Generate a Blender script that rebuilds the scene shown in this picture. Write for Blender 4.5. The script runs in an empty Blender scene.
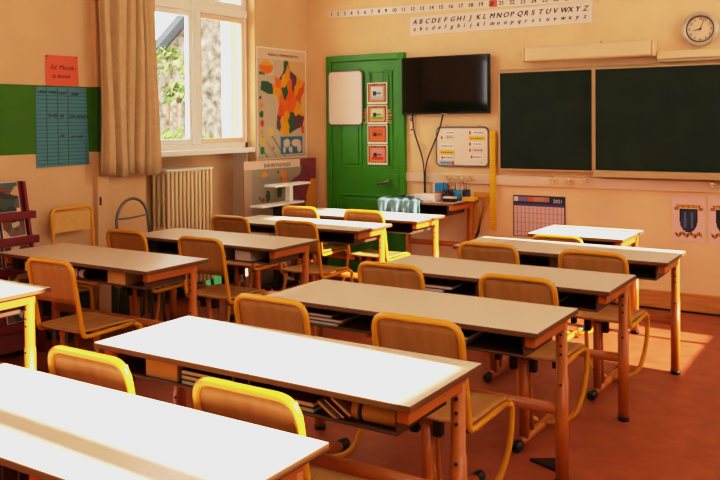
import bpy, bmesh, math, random
from mathutils import Vector, Matrix
random.seed(7)
S = bpy.context.scene
COL = S.collection
V = Vector

# ------------------------------------------------------------------ materials
def lin(c):
    return tuple(((x/255)/12.92 if x/255 <= .04045 else ((x/255+.055)/1.055)**2.4) for x in c)

def mat(name, rgb, rough=.5, var=0.0, scale=20, bump=0.0, bscale=200, metal=0.0, spec=.5, rgb2=None, stretch=None, coat=0.0):
    m = bpy.data.materials.new(name); m.use_nodes = True
    nt = m.node_tree; b = nt.nodes['Principled BSDF']
    b.inputs['Roughness'].default_value = rough
    b.inputs['Metallic'].default_value = metal
    b.inputs['Specular IOR Level'].default_value = spec
    b.inputs['Coat Weight'].default_value = coat
    c = lin(rgb)
    tc = nt.nodes.new('ShaderNodeTexCoord')
    src = tc.outputs['Object']
    if stretch:
        mp = nt.nodes.new('ShaderNodeMapping'); mp.inputs['Scale'].default_value = stretch
        nt.links.new(src, mp.inputs['Vector']); src = mp.outputs['Vector']
    if var > 0 or rgb2:
        n = nt.nodes.new('ShaderNodeTexNoise'); n.inputs['Scale'].default_value = scale; n.inputs['Detail'].default_value = 5
        nt.links.new(src, n.inputs['Vector'])
        r = nt.nodes.new('ShaderNodeValToRGB')
        r.color_ramp.elements[0].position = .32; r.color_ramp.elements[1].position = .68
        if rgb2:
            a, d = c, lin(rgb2)
        else:
            a = tuple(x*(1-var) for x in c); d = tuple(min(1, x*(1+var)) for x in c)
        r.color_ramp.elements[0].color = (*a, 1); r.color_ramp.elements[1].color = (*d, 1)
        nt.links.new(n.outputs['Fac'], r.inputs['Fac']); nt.links.new(r.outputs['Color'], b.inputs['Base Color'])
    else:
        b.inputs['Base Color'].default_value = (*c, 1)
    if bump > 0:
        n2 = nt.nodes.new('ShaderNodeTexNoise'); n2.inputs['Scale'].default_value = bscale; n2.inputs['Detail'].default_value = 3
        nt.links.new(src, n2.inputs['Vector'])
        bp = nt.nodes.new('ShaderNodeBump'); bp.inputs['Strength'].default_value = bump; bp.inputs['Distance'].default_value = .004
        nt.links.new(n2.outputs['Fac'], bp.inputs['Height']); nt.links.new(bp.outputs['Normal'], b.inputs['Normal'])
    return m

def print_mat():
    m = bpy.data.materials.new('printed_paper'); m.use_nodes = True
    nt = m.node_tree; b = nt.nodes['Principled BSDF']; b.inputs['Roughness'].default_value = .55
    a = nt.nodes.new('ShaderNodeVertexColor'); a.layer_name = 'Col'
    nt.links.new(a.outputs['Color'], b.inputs['Base Color'])
    return m

def glass_mat():
    m = bpy.data.materials.new('window_glass'); m.use_nodes = True
    nt = m.node_tree; nt.nodes.clear()
    o = nt.nodes.new('ShaderNodeOutputMaterial'); mx = nt.nodes.new('ShaderNodeMixShader')
    t = nt.nodes.new('ShaderNodeBsdfTransparent'); g = nt.nodes.new('ShaderNodeBsdfGlossy'); g.inputs['Roughness'].default_value = .03
    t.inputs['Color'].default_value = (.97, .98, .98, 1)
    f = nt.nodes.new('ShaderNodeFresnel'); f.inputs['IOR'].default_value = 1.45
    nt.links.new(f.outputs[0], mx.inputs[0]); nt.links.new(t.outputs[0], mx.inputs[1]); nt.links.new(g.outputs[0], mx.inputs[2])
    nt.links.new(mx.outputs[0], o.inputs[0])
    return m

def floor_mat():
    m = mat('terracotta_floor', (150, 74, 42), .40, bump=.12, bscale=160, rgb2=(170, 90, 54), scale=9, spec=.4)
    return m

def wood_mat(name, a, b, rough=.45, sc=(3, 40, 40)):
    return mat(name, a, rough, rgb2=b, scale=1.6, stretch=sc)

M = dict(
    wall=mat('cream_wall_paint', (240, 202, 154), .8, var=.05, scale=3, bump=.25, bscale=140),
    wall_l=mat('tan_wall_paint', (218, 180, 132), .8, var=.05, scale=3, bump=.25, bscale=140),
    ceil=mat('ceiling_paint', (238, 226, 205), .85),
    floor=floor_mat(),
    plinth=wood_mat('plinth_wood', (214, 150, 84), (196, 128, 62), sc=(4, 30, 30)),
    black=mat('black_plastic', (22, 20, 20), .4),
    dark=mat('dark_gap', (25, 20, 16), .8),
    green=mat('green_gloss_paint', (58, 138, 20), .38, var=.08, scale=6, bump=.08, bscale=30),
    greenw=mat('green_wall_band', (62, 116, 14), .75, var=.06, scale=5, bump=.2, bscale=160),
    greenb=mat('dark_green_paint', (18, 58, 20), .5),
    white=mat('white_gloss_paint', (240, 236, 228), .4),
    winwood=mat('window_frame_paint', (246, 238, 226), .4),
    winwarm=mat('window_sash_paint', (236, 205, 176), .4),
    rad=mat('radiator_enamel', (232, 206, 158), .4),
    curtain=mat('beige_curtain_cloth', (202, 172, 128), .85, var=.06, scale=30, bump=.3, bscale=400),
    top=mat('desk_laminate', (214, 194, 172), .33, rgb2=(222, 204, 184), scale=120, spec=.5),
    edge=mat('desk_edge_band', (116, 74, 40), .5),
    leg=mat('amber_leg_paint', (192, 105, 34), .38, var=.05, scale=12),
    yellow=mat('yellow_tube_paint', (224, 156, 34), .3, var=.05, scale=12),
    ply=wood_mat('plywood', (194, 140, 76), (176, 120, 60), .42, (14, 3, 3)),
    tray=mat('brown_tray_metal', (92, 58, 36), .5, var=.1, scale=14),
    board=mat('dark_green_chalkboard', (34, 46, 35), .8, rgb2=(42, 54, 42), scale=5, spec=.15),
    alu=mat('board_frame_metal', (190, 160, 118), .45, metal=.2),
    cream=mat('cream_casing', (232, 200, 156), .5),
    rail=mat('pale_rail_paint', (236, 206, 176), .6),
    tv=mat('television_screen', (10, 9, 10), .06, spec=.5),
    tvb=mat('television_bezel', (14, 14, 15), .25),
    lap=mat('whiteboard_enamel', (236, 214, 196), .35),
    grey=mat('grey_metal', (120, 116, 112), .4, metal=.5),
    steel=mat('brushed_steel', (180, 176, 168), .32, metal=.9),
    clockf=mat('clock_face', (236, 206, 170), .5),
    clockr=mat('clock_rim', (196, 186, 168), .3, metal=.4),
    ruler=mat('yellow_ruler_plastic', (240, 184, 20), .4),
    setw=wood_mat('set_square_wood', (222, 160, 60), (200, 138, 44)),
    ink=mat('dark_ink', (40, 32, 30), .7),
    inkw=mat('white_ink', (238, 232, 224), .7),
    inkr=mat('red_ink', (190, 50, 30), .7),
    paper=mat('white_paper', (238, 226, 212), .7),
    strip=mat('laminated_strip', (240, 220, 206), .25),
    redp=mat('red_orange_paper', (230, 106, 74), .8),
    bluep=mat('blue_teal_paper', (82, 138, 148), .8, var=.05, scale=40),
    yelp=mat('yellow_paper', (244, 192, 44), .7),
    bluel=mat('pale_blue_paper', (150, 180, 210), .7),
    pinkp=mat('pink_paper', (236, 200, 190), .7),
    rackm=mat('dark_red_rack_paint', (120, 28, 36), .45),
    cloth=mat('blue_grey_cloth', (96, 122, 128), .95, var=.1, scale=25, bump=.4, bscale=120),
    bin=mat('blue_bin_plastic', (16, 92, 140), .35),
    blueb=mat('bright_blue_card', (40, 140, 200), .5),
    orange=mat('orange_plastic', (226, 96, 24), .4),
    navy=mat('navy_card', (38, 46, 84), .5),
    dgreen=mat('dark_green_card', (30, 62, 50), .5),
    tan=mat('tan_card', (214, 168, 92), .6, var=.06, scale=20),
    creamc=mat('cream_card', (238, 222, 178), .6),
    brown=mat('brown_card', (110, 66, 40), .6),
    blued=mat('blue_folder_card', (40, 110, 150), .5),
    clear=mat('clear_plastic_box', (226, 214, 206), .15),
    print=print_mat(), glass=glass_mat(),
    stone=mat('pale_stone_wall', (126, 120, 110), .9, rgb2=(56, 46, 34), scale=7, bump=.3, bscale=9),
    plaster=mat('white_plaster', (240, 238, 232), .85),
    slate=mat('slate_roof', (66, 74, 82), .7),
    leaf=mat('leaf_green', (62, 82, 36), .6, rgb2=(100, 114, 58), scale=8),
    ground=mat('outdoor_ground', (170, 160, 130), .9, var=.1),
)

# ------------------------------------------------------------------ mesh helpers
class MB:
    def __init__(s): s.bm = bmesh.new(); s.mats = []
    def mi(s, m):
        if m is None: return 0
        if m not in s.mats: s.mats.append(m)
        return s.mats.index(m)
    def _merge(s, b2, m=None, smooth=False):
        i = s.mi(m) if m else 0
        vm = {}
        for v in b2.verts: vm[v] = s.bm.verts.new(v.co)
        for f in b2.faces:
            try: g = s.bm.faces.new([vm[v] for v in f.verts])
            except ValueError: continue
            g.smooth = smooth or f.smooth; g.material_index = i
        b2.free()
    def box(s, x0, x1, y0, y1, z0, z1, bevel=0, m=None, mtx=None, seg=2):
        b = bmesh.new(); bmesh.ops.create_cube(b, size=1)
        c = V(((x0+x1)/2, (y0+y1)/2, (z0+z1)/2)); d = (abs(x1-x0), abs(y1-y0), abs(z1-z0))
        for v in b.verts: v.co = V((v.co.x*d[0], v.co.y*d[1], v.co.z*d[2])) + c
        if bevel: bmesh.ops.bevel(b, geom=b.edges[:], offset=bevel, segments=seg, affect='EDGES', profile=.5)
        if mtx is not None: bmesh.ops.transform(b, matrix=mtx, verts=b.verts[:])
        s._merge(b, m); return s
    def tube(s, pts, r, n=10, closed=False, cap=True, m=None, ry=None, up=None):
        pts = [V(p) for p in pts]; N = len(pts); b = bmesh.new(); rings = []
        prev = None
        for i, p in enumerate(pts):
            if closed: t = pts[(i+1) % N]-pts[i-1]
            else: t = pts[min(i+1, N-1)]-pts[max(i-1, 0)]
            t.normalize()
            if prev is None:
                a = V(up) if up else (V((0, 0, 1)) if abs(t.z) < .9 else V((1, 0, 0)))
                u = (a - t*a.dot(t)).normalized()
            else:
                u = (prev - t*prev.dot(t)).normalized()
            prev = u; w = t.cross(u)
            rr = r[i] if isinstance(r, (list, tuple)) else r
            r2 = ry if ry else rr
            rings.append([b.verts.new(p + u*(math.cos(2*math.pi*k/n)*rr) + w*(math.sin(2*math.pi*k/n)*r2)) for k in range(n)])
        for i in range(N if closed else N-1):
            A, B = rings[i], rings[(i+1) % N]
            for k in range(n):
                f = b.faces.new((A[k], A[(k+1) % n], B[(k+1) % n], B[k])); f.smooth = True
        if cap and not closed:
            b.faces.new(rings[0][::-1]); b.faces.new(rings[-1])
        s._merge(b, m); return s
    def cyl(s, p, q, r, n=16, r2=None, m=None):
        return s.tube([p, q], [r, r if r2 is None else r2], n=n, m=m)
    def prism(s, poly, ext, m=None):
        """poly: list of 3d points (planar), ext: extrusion vector"""
        e = V(ext); b = bmesh.new()
        A = [b.verts.new(V(p)) for p in poly]; B = [b.verts.new(V(p)+e) for p in poly]
        n = len(poly); b.faces.new(A[::-1]); b.faces.new(B)
        for k in range(n): b.faces.new((A[k], A[(k+1) % n], B[(k+1) % n], B[k]))
        bmesh.ops.recalc_face_normals(b, faces=b.faces[:])
        s._merge(b, m); return s
    def grid(s, f, nu, nv, m=None, smooth=True, closed_u=False):
        b = bmesh.new(); g = [[b.verts.new(V(f(i/nu, j/nv))) for j in range(nv+1)] for i in range(nu+1)]
        for i in range(nu):
            for j in range(nv):
                q = b.faces.new((g[i][j], g[i+1][j], g[i+1][j+1], g[i][j+1])); q.smooth = smooth
        s._merge(b, m); return s
    def lathe(s, prof, c, n=24, m=None):
        c = V(c); b = bmesh.new()
        rings = [[b.verts.new(c+V((r*math.cos(2*math.pi*k/n), r*math.sin(2*math.pi*k/n), z))) for k in range(n)] for r, z in prof]
        for A, B in zip(rings, rings[1:]):
            for k in range(n):
                f = b.faces.new((A[k], A[(k+1) % n], B[(k+1) % n], B[k])); f.smooth = True
        s._merge(b, m); return s
    def ring(s, c, axis, rr, r, n=40, m=None, k=8):
        c = V(c); ax = V(axis).normalized(); a = V((0, 0, 1)) if abs(ax.z) < .9 else V((1, 0, 0))
        u = ax.cross(a).normalized(); w = ax.cross(u)
        return s.tube([c+u*math.cos(2*math.pi*i/n)*rr+w*math.sin(2*math.pi*i/n)*rr for i in range(n)], r, n=k, closed=True, m=m)
    def build(s, name, m=None, parent=None, solid=0):
        if m is not None and m not in s.mats: s.mats = [m]+[x for x in s.mats if x is not m] if not s.mats else s.mats+[m]
        me = bpy.data.meshes.new(name); s.bm.normal_update(); s.bm.to_mesh(me); s.bm.free()
        for x in s.mats: me.materials.append(x)
        o = bpy.data.objects.new(name, me); COL.objects.link(o)
        if parent is not None: o.parent = parent
        if solid:
            md = o.modifiers.new('solid', 'SOLIDIFY'); md.thickness = solid; md.offset = 0
        return o

def fillet(pts, r, n=6):
    pts = [V(p) for p in pts]; out = [pts[0]]
    for a, p, c in zip(pts, pts[1:], pts[2:]):
        d1 = (a-p); d2 = (c-p); rr = min(r, d1.length*.49, d2.length*.49)
        s_, e_ = p+d1.normalized()*rr, p+d2.normalized()*rr
        for i in range(n+1):
            t = i/n; out.append(s_*(1-t)**2+p*2*t*(1-t)+e_*t*t)
    out.append(pts[-1]); return out

def tag(o, label=None, cat=None, group=None, kind=None):
    if label: o['label'] = label
    if cat: o['category'] = cat
    if group: o['group'] = group
    if kind: o['kind'] = kind
    return o
def empty(name, loc=(0, 0, 0), label=None, cat=None, group=None, rz=0):
    o = bpy.data.objects.new(name, None); COL.objects.link(o); o.location = loc; o.rotation_euler[2] = rz
    o.empty_display_size = .1
    return tag(o, label, cat, group)
def struct(o): o['kind'] = 'structure'; return o
def copy_tree(o, parent=None):
    c = o.copy(); COL.objects.link(c); c.parent = parent
    for ch in list(o.children): copy_tree(ch, c)
    return c

DG = None
def text(body, size, origin, u, v, m, parent, name='lettering', align='LEFT', shear=0, width=None, depth=.0006, bold=0):
    cu = bpy.data.curves.new('tmp_text', 'FONT'); cu.body = body; cu.size = size; cu.align_x = align; cu.shear = shear; cu.extrude = depth
    cu.resolution_u = 3
    t = bpy.data.objects.new('tmp_text', cu); COL.objects.link(t)
    dg = bpy.context.evaluated_depsgraph_get(); me = bpy.data.meshes.new_from_object(t.evaluated_get(dg))
    bpy.data.objects.remove(t); bpy.data.curves.remove(cu)
    u = V(u).normalized(); v = V(v).normalized(); n = u.cross(v)
    sx = 1
    if width:
        xs = [a.co.x for a in me.vertices]
        if xs: sx = width/max(1e-6, max(xs)-min(xs))
    mt = Matrix(((u.x, v.x, n.x, 0), (u.y, v.y, n.y, 0), (u.z, v.z, n.z, 0), (0, 0, 0, 1)))
    if bold:                          # heavier strokes: the outline repeated a hair to the side
        q = bmesh.new(); q.from_mesh(me)
        g = bmesh.ops.duplicate(q, geom=q.verts[:]+q.edges[:]+q.faces[:])['geom']
        bmesh.ops.translate(q, verts=[e for e in g if isinstance(e, bmesh.types.BMVert)], vec=(bold, bold*.3, depth*.3))
        q.to_mesh(me); q.free()
    for a in me.vertices: a.co = mt @ V((a.co.x*sx, a.co.y, a.co.z)) + V(origin)
    me.materials.clear(); me.materials.append(m); me.name = name
    o = bpy.data.objects.new(name, me); COL.objects.link(o); o.parent = parent
    return o

def picture(name, origin, u, v, w, h, nx, ny, func, parent=None, thick=.002):
    """flat printed sheet of nx*ny cells; func(a,b) -> sRGB for a,b in 0..1 (b upward) or None to leave a hole"""
    u = V(u); v = V(v); o0 = V(origin); n = u.cross(v).normalized()
    bm = bmesh.new(); lay = bm.loops.layers.float_color.new('Col'); cache = {}
    def vt(i, j):
        if (i, j) not in cache: cache[(i, j)] = bm.verts.new(o0+u*(w*i/nx)+v*(h*j/ny))
        return cache[(i, j)]
    for i in range(nx):
        for j in range(ny):
            c = func((i+.5)/nx, (j+.5)/ny)
            if c is None: continue
            f = bm.faces.new((vt(i, j), vt(i+1, j), vt(i+1, j+1), vt(i, j+1)))
            for l in f.loops: l[lay] = (*lin(c), 1)
    me = bpy.data.meshes.new(name); bm.to_mesh(me); bm.free(); me.materials.append(M['print'])
    o = bpy.data.objects.new(name, me); COL.objects.link(o); o.parent = parent
    return o

FX, FZ = V((1, 0, 0)), V((0, 0, 1))     # axes of the front wall
LY = V((0, 1, 0))                        # along the left wall
XL, W, XR, YB, HC = -4.95, 6.77, 1.29, -2.6, 4.15

# ------------------------------------------------------------------ setting
struct(MB().box(XL-.3, XR+.3, YB, W+.2, -.1, 0).build('floor', M['floor']))
struct(MB().box(XL-.3, XR+.3, YB, W+.2, HC, HC+.1).build('ceiling', M['ceil']))
struct(MB().box(XL-.3, XR+.3, W, W+.2, 0, HC).build('wall_front', M['wall']))
struct(MB().box(XL-.3, XR+.3, YB-.2, YB, 0, HC).build('wall_back', M['wall']))
# left wall with one visible window niche and one further window behind the camera
ZR = 3.9
Y0, Y1, ZS, ZT = 4.60, 5.95, 1.27, 3.68
b = MB()
b.box(XL-.30, XL, YB, -.6, 0, HC).box(XL-.30, XL, -.6, 1.6, 0, ZS).box(XL-.30, XL, -.6, 1.6, ZT, HC)
b.box(XL-.30, XL, 1.6, Y0, 0, HC).box(XL-.30, XL, Y0, Y1, ZT, HC).box(XL-.30, XL, Y1, W, 0, HC)
b.box(XL-.34, XL-.27, Y0, Y1, 0, ZS-.04)      # thin back of the niche under the sill
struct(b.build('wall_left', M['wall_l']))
b = MB()                                       # right wall with two windows
b.box(XR, XR+.18, YB, .05, 0, HC).box(XR, XR+.18, .05, 2.26, 0, 2.06).box(XR, XR+.18, .05, 2.26, ZR, HC)
b.box(XR, XR+.18, 2.26, 4.95, 0, HC).box(XR, XR+.18, 4.95, 5.99, 0, ZS).box(XR, XR+.18, 4.95, 5.99, ZR, HC).box(XR, XR+.18, 5.99, W, 0, HC)
struct(b.build('wall_right', M['wall']))
b = MB()
b.box(XR+.02, XR+.08, 1.135, 1.215, 2.06, ZR)
b.box(XR+.02, XR+.08, .05, 2.26, 2.06, 2.08).box(XR+.02, XR+.08, .05, 2.26, ZR-.04, ZR)
struct(b.build('window_2', M['winwood']))
b = MB()
b.box(XR+.02, XR+.08, 5.725, 5.765, ZS, ZR)
b.box(XR+.02, XR+.08, 4.95, 5.99, ZS, ZS+.03).box(XR+.02, XR+.08, 4.95, 5.99, ZR-.04, ZR)
struct(b.build('window_3', M['winwood']))
b = MB()
for y in (-.6, .45, 1.54): b.box(XL-.16, XL-.1, y, y+.06, ZS, ZT)
b.box(XL-.16, XL-.1, -.6, 1.6, 2.45, 2.53)
struct(b.build('window_4', M['winwood']))

# plinth of the front wall, chalk rail, conduit lines, pilaster, green paint band, green skirting
b = MB().box(-3.79, XR, W-.035, W, .014, .150, bevel=.006)
b.box(-3.79, XR, W-.036, W-.0, 0, .014, m=M['dark'])
p = b.build('baseboard_front', M['plinth'])
p.data.materials.clear(); p.data.materials.append(M['dark']); p.data.materials.append(M['plinth'])
for f in p.data.polygons: f.material_index = 0 if f.center.z < .0145 else 1
struct(p)
for x, z in ((-1.55, .085), (-1.36, .05), (-1.30, .09), (-1.31, .06)):
    pass
struct(MB().box(XL, XL+.025, Y1, W, 0, .28).box(XL, XL+.025, YB, Y0, 0, .28).box(XL-.27, XL-.245, Y0, Y1, 0, .28).build('baseboard_left', M['greenb']))
struct(MB().box(-4.95, -4.70, W-.025, W, 0, .2).box(-3.80, -3.1, W-.0355, W, 0.0, .06).build('baseboard_door', M['greenb']))
struct(MB().box(-3.82, XR, W-.022, W, .937, 1.022, bevel=.004).build('trim_1', M['rail']))
struct(MB().box(-4.95, -4.70, W-.008, W, 1.262, 1.274).box(-3.80, XR, W-.008, W, 1.262, 1.274).build('trim_2', M['wall']))
struct(MB().box(XL-.001, XL+.004, YB, 4.6, 1.295, 1.77).build('trim_3', M['greenw']))
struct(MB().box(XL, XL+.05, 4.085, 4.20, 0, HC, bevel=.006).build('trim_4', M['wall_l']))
struct(MB().box(XL+.0495, XL+.053, 4.086, 4.199, 1.295, 1.77).box(XL, XL+.053, 4.081, 4.0855, 1.295, 1.77).build('trim_5', M['greenw']))
struct(MB().box(XL+.05, XL+.058, 4.10, 4.112, .90, .96).build('trim_6', M['black']))

# window on the left: frame, sashes, panes, sill
wf = XL-.10
b = MB()
b.box(wf-.06, wf, Y0, Y0+.05, ZS, ZT).box(wf-.06, wf, Y1-.03, Y1, ZS, ZT)
b.box(wf-.06, wf, Y0, Y1, ZT-.06, ZT).box(wf-.06, wf, Y0, Y1, ZS, ZS+.05)
b.box(wf-.06, wf+.015, Y0, Y1, 2.46, 2.54, bevel=.008)
win = struct(b.build('window_1', M['winwood']))
def sash(y0, y1, z0, z1, m, t=.045, x=wf):
    b = MB()
    b.box(x-.045, x+.006, y0, y0+t, z0, z1, bevel=.006).box(x-.045, x+.006, y1-t, y1, z0, z1, bevel=.006)
    b.box(x-.045, x+.005, y0+t, y1-t, z0, z0+t, bevel=.006).box(x-.045, x+.005, y0+t, y1-t, z1-t, z1, bevel=.006)
    f = b.build('sash', m, win)
    MB().grid(lambda a, c: (x-.02, y0+t-.004+a*(y1-y0-2*t+.008), z0+t-.004+c*(z1-z0-2*t+.008)), 1, 1).build('pane', M['glass'], f)
sash(4.65, 5.235, ZS+.05, 2.46, M['white'])
sash(5.30, 5.92, ZS+.05, 2.46, M['winwarm'])
sash(4.65, 5.235, 2.54, ZT-.06, M['winwood'])
sash(5.30, 5.92, 2.54, ZT-.06, M['winwood'])
b = MB().box(wf-.04, wf+.022, 5.215, 5.32, ZS+.04, ZT-.05, bevel=.01)
b.box(wf+.018, wf+.034, 5.24, 5.265, ZS+.05, 2.46, bevel=.005)
b.build('mullion', M['white'], win)
struct(MB().box(XL-.34, XL-.005, Y0, Y1, ZS-.045, ZS, bevel=.006).build('trim_7', M['white']))
struct(MB().box(XL-.27, XL-.10, Y1-.012, Y1, .0, ZS-.045).build('trim_8', M['white']))
struct(MB().box(XL-.44, XL-.30, Y1+.03, Y1+.30, 0, HC).build('trim_9', M['plaster']))

# ------------------------------------------------------------------ outside
G = struct(MB().box(-40, XL-.31, -20, 40, -.6, -.5).build('ground', M['ground']))
hs = empty('stone_house', (-9.6, 12.2, 1.0), 'pale rubble stone house with grey sloping roof edge outside the window', 'house', rz=math.radians(10))
# house local: front face on y=0 plane, x from -3 to 6, gable slope down to the left
MB().prism([(-4, 0, -1.5), (9, 0, -1.5), (9, 0, 9.4), (4.2, 0, 8.2), (-.9, 0, 3.4), (-4, 0, .6)], (0, .6, 0)).build('gable_wall', M['stone'], hs)
b = MB()
b.prism([(-4.2, -.25, .45), (-.9, -.25, 3.45), (4.4, -.25, 8.4), (4.4, -.25, 8.57), (-.9, -.25, 3.62), (-4.2, -.25, .62)], (0, 1.2, 0))
b.build('roof_edge', M['slate'], hs)
def bush(loc, r, n, label, sx=1, sz=1, group=None, ls=1.0):
    b = MB()
    for i in range(n):
        t = random.uniform(0, 2*math.pi); ph = random.uniform(-.4, 1.4); q = r*random.uniform(.55, 1)
        c = V((math.cos(t)*math.cos(ph)*q*sx, math.sin(t)*math.cos(ph)*q, math.sin(ph)*q*sz))
        a = V((random.uniform(-1, 1), random.uniform(-1, 1), random.uniform(-.6, 1))).normalized()
        d = a.orthogonal().normalized(); e = a.cross(d); s_ = random.uniform(.05, .1)*(1+r*.3)*ls
        bmv = [b.bm.verts.new(c+k) for k in (d*s_*1.4, e*s_*.7, -d*s_*1.4, -e*s_*.7)]
        b.bm.faces.new(bmv)
    root = empty('bush', loc, label, 'bush', group)
    b.build('foliage', M['leaf'], root)
    MB().tube([(0, 0, -.52-loc[2]), (0, 0, 0), (.03, .02, r*.5)], [.015, .012, .005], n=6).build('stem', M['brown'], root)
bush((-9.75, 9.8, .45), .95, 900, 'light green bush low outside the left window pane', 1.2, 1, ls=.6)
bush((-11.0, 10.8, 2.5), .36, 150, 'green creeper clump growing high against the stone house', .8, 1.1, ls=.55)
bush((-10.7, 10.7, 1.95), .3, 130, 'green creeper clump growing lower against the stone house', .8, 1.0, ls=.55)

# ------------------------------------------------------------------ door
DX0, DX1, DT = -4.69, -3.806, 2.143
d = struct(MB().box(DX0, DX0+.06, W-.05, W, 0, DT, bevel=.006).box(DX1-.06, DX1, W-.05, W, 0, DT, bevel=.006)
           .box(DX0+.06, DX1-.06, W-.05, W, DT-.06, DT, bevel=.006).build('door_1', M['green']))
b = MB().box(DX0+.065, DX1-.065, W-.035, W, .01, DT-.065)
leaf = b.build('door_leaf', M['green'], d)
def panel(x0, x1, z0, z1):
    q = MB()
    for a in ((x0, x1, z0, z0+.018), (x0, x1, z1-.018, z1), (x0, x0+.018, z0+.018, z1-.018), (x1-.018, x1, z0+.018, z1-.018)):
        q.box(a[0], a[1], W-.047, W-.034, a[2], a[3], bevel=.004)
    q.box(x0+.04, x1-.04, W-.043, W-.034, z0+.04, z1-.04, bevel=.006)
    q.build('door_panel', M['green'], leaf)
panel(DX0+.15, -4.28, 1.05, 1.98); panel(-4.19, DX1-.13, 1.05, 1.98)
panel(DX0+.15, DX1-.13, .62, .80); panel(DX0+.15, -4.28, .12, .56); panel(-4.19, DX1-.13, .12, .56)
b = MB().box(-4.02, -3.90, W-.062, W-.05+.02, .905, .92).box(-3.925, -3.865, W-.06, W-.03, .87, 1.0, bevel=.004)
b.build('lock_case', M['green'], leaf)
MB().tube(fillet([(-3.96, W-.045, .94), (-3.96, W-.09, .94), (-4.08, W-.09, .905)], .02), .009, n=8).build('door_handle', M['steel'], leaf)
b = MB()
for z in (.35, 1.2, 1.85): b.cyl((DX0+.07, W-.05, z-.04), (DX0+.07, W-.05, z+.04), .008, n=8)
b.build('hinge', M['green'], d)

# small whiteboard on the door
t = empty('small_whiteboard', (-4.457, W-.06, 1.73), 'blank rounded whiteboard hung on the green door', 'whiteboard')
def rrect(cx, cz, w, h, r, y, n=6):
    out = []
    for (sx, sz, a0) in ((1, 1, 0), (-1, 1, 90), (-1, -1, 180), (1, -1, 270)):
        for i in range(n+1):
            a = math.radians(a0+90*i/n); out.append(V((cx+sx*(w/2-r)+r*math.cos(a), y, cz+sz*(h/2-r)+r*math.sin(a))))
    return out
MB().prism(rrect(0, 0, .385, .515, .035, 0), (0, .014, 0)).build('writing_surface', M['lap'], t)
MB().tube(rrect(0, 0, .392, .522, .04, .004), .009, n=6, closed=True).build('frame', M['grey'], t)

# four pictures hanging on the door under one another
def picture_card(x0, x1, z0, z1, cols, label, extra=None):
    t = empty('picture_card', ((x0+x1)/2, W-.055, z0), label, 'picture', 'picture cards hanging in a column on the door')
    w, h = x1-x0, z1-z0
    MB().box(-w/2, w/2, -.002, .002, 0, h).build('card', M['paper'], t)
    def f(a, c):
        if a < .06 or a > .94 or c < .08 or c > .94: return None
        if (a < .12 or a > .88 or c < .16 or c > .86): return (60, 34, 24) if int(a*20)+int(c*16) & 1 else (196, 120, 60)
        if a < .2 or a > .8 or c < .24 or c > .78: return cols[0]
        if abs(a-.38) < .07 and abs(c-.5) < .1: return (50, 40, 40)
        if .45 < a < .72 and abs(c-.5) < .07: return tuple(int(q*.6) for q in cols[1])
        return cols[1] if c > .4 else cols[2]
    picture('print', (-w/2, -.0035, 0), FX, FZ, w, h, 24, 20, f, t)
    if extra: extra(t, w, h)
def cords(t, w, h):
    MB().tube([(-w*.3, -.003, h), (-w*.42, -.006, h+.11)], .0025, n=5).tube([(w*.28, -.003, h), (w*.36, -.006, h+.11)], .0025, n=5).build('hanging_cord', M['dgreen'], t)
def sticks(t, w, h):
    b = MB()
    for k in range(8):
        z = h*(.1+.1*k); b.cyl((-w/2-.035+random.uniform(-.012, .012), .004, z), (w/2+.04+random.uniform(-.012, .012), .004, z+random.uniform(-.01, .01)), .006, n=6)
    b.build('stick_mat', M['tan'], t)
picture_card(-4.205, -3.985, 1.665, 1.868, [(214, 150, 80), (206, 212, 210), (170, 190, 200)], 'picture card with pale sky view, topmost of the door column', cords)
picture_card(-4.205, -3.985, 1.475, 1.655, [(226, 160, 90), (206, 212, 170), (126, 170, 60)], 'picture card with green meadow view and stick border, second on door', sticks)
picture_card(-4.205, -3.985, 1.287, 1.467, [(226, 120, 40), (214, 96, 44), (226, 110, 40)], 'picture card with plain orange view, third in the door column', None)
picture_card(-4.205, -3.985, 1.09, 1.279, [(230, 140, 50), (226, 150, 140), (206, 60, 40)], 'picture card with red and pink view, lowest in the door column', None)

# ------------------------------------------------------------------ television, cables, socket
t = empty('television', (-3.375, W-.085, 1.823), 'black flat television mounted beside the green door', 'television', rz=math.radians(1.5))
MB().box(-.43, .43, 0, .05, -.262, .262, bevel=.006).build('casing', M['tvb'], t)
MB().box(-.416, .416, -.003, .002, -.240, .248).build('screen', M['tv'], t)
MB().box(.0-.03, .03, -.005, .0, -.262, -.256).build('badge', M['steel'], t)
MB().box(-.15, .15, .05, .10, -.15, .15, bevel=.01).build('wall_bracket', M['black'], t)
c1 = MB().tube(fillet([(-3.73, W-.03, 1.57), (-3.72, W-.03, 1.42), (-3.62, W-.03, 1.15), (-3.605, W-.035, 1.0), (-3.605, W-.035, .80)], .12), .007, n=6).build('television_cable', M['black'])
tag(c1, 'black cable curving down from the left end of the television', 'cable', 'television cables')
c2 = MB().tube(fillet([(-3.41, W-.03, 1.57), (-3.45, W-.03, 1.42), (-3.58, W-.04, 1.13), (-3.593, W-.045, 1.0), (-3.59, W-.045, .8)], .12), .007, n=6).build('television_cable', M['black'])
tag(c2, 'black cable slanting across the notice board from the television', 'cable', 'television cables')
t = empty('wall_socket', (-3.748, W-.012, 1.465), 'cream double socket plate between door frame and notice board', 'socket')
MB().box(-.036, .036, 0, .012, -.09, .09, bevel=.004).build('plate', M['wall'], t)
MB().cyl((0, -.004, .05), (0, .002, .05), .017, n=14).cyl((0, -.004, -.045), (0, .002, -.045), .012, n=14).build('socket_hole', M['grey'], t)

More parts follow.
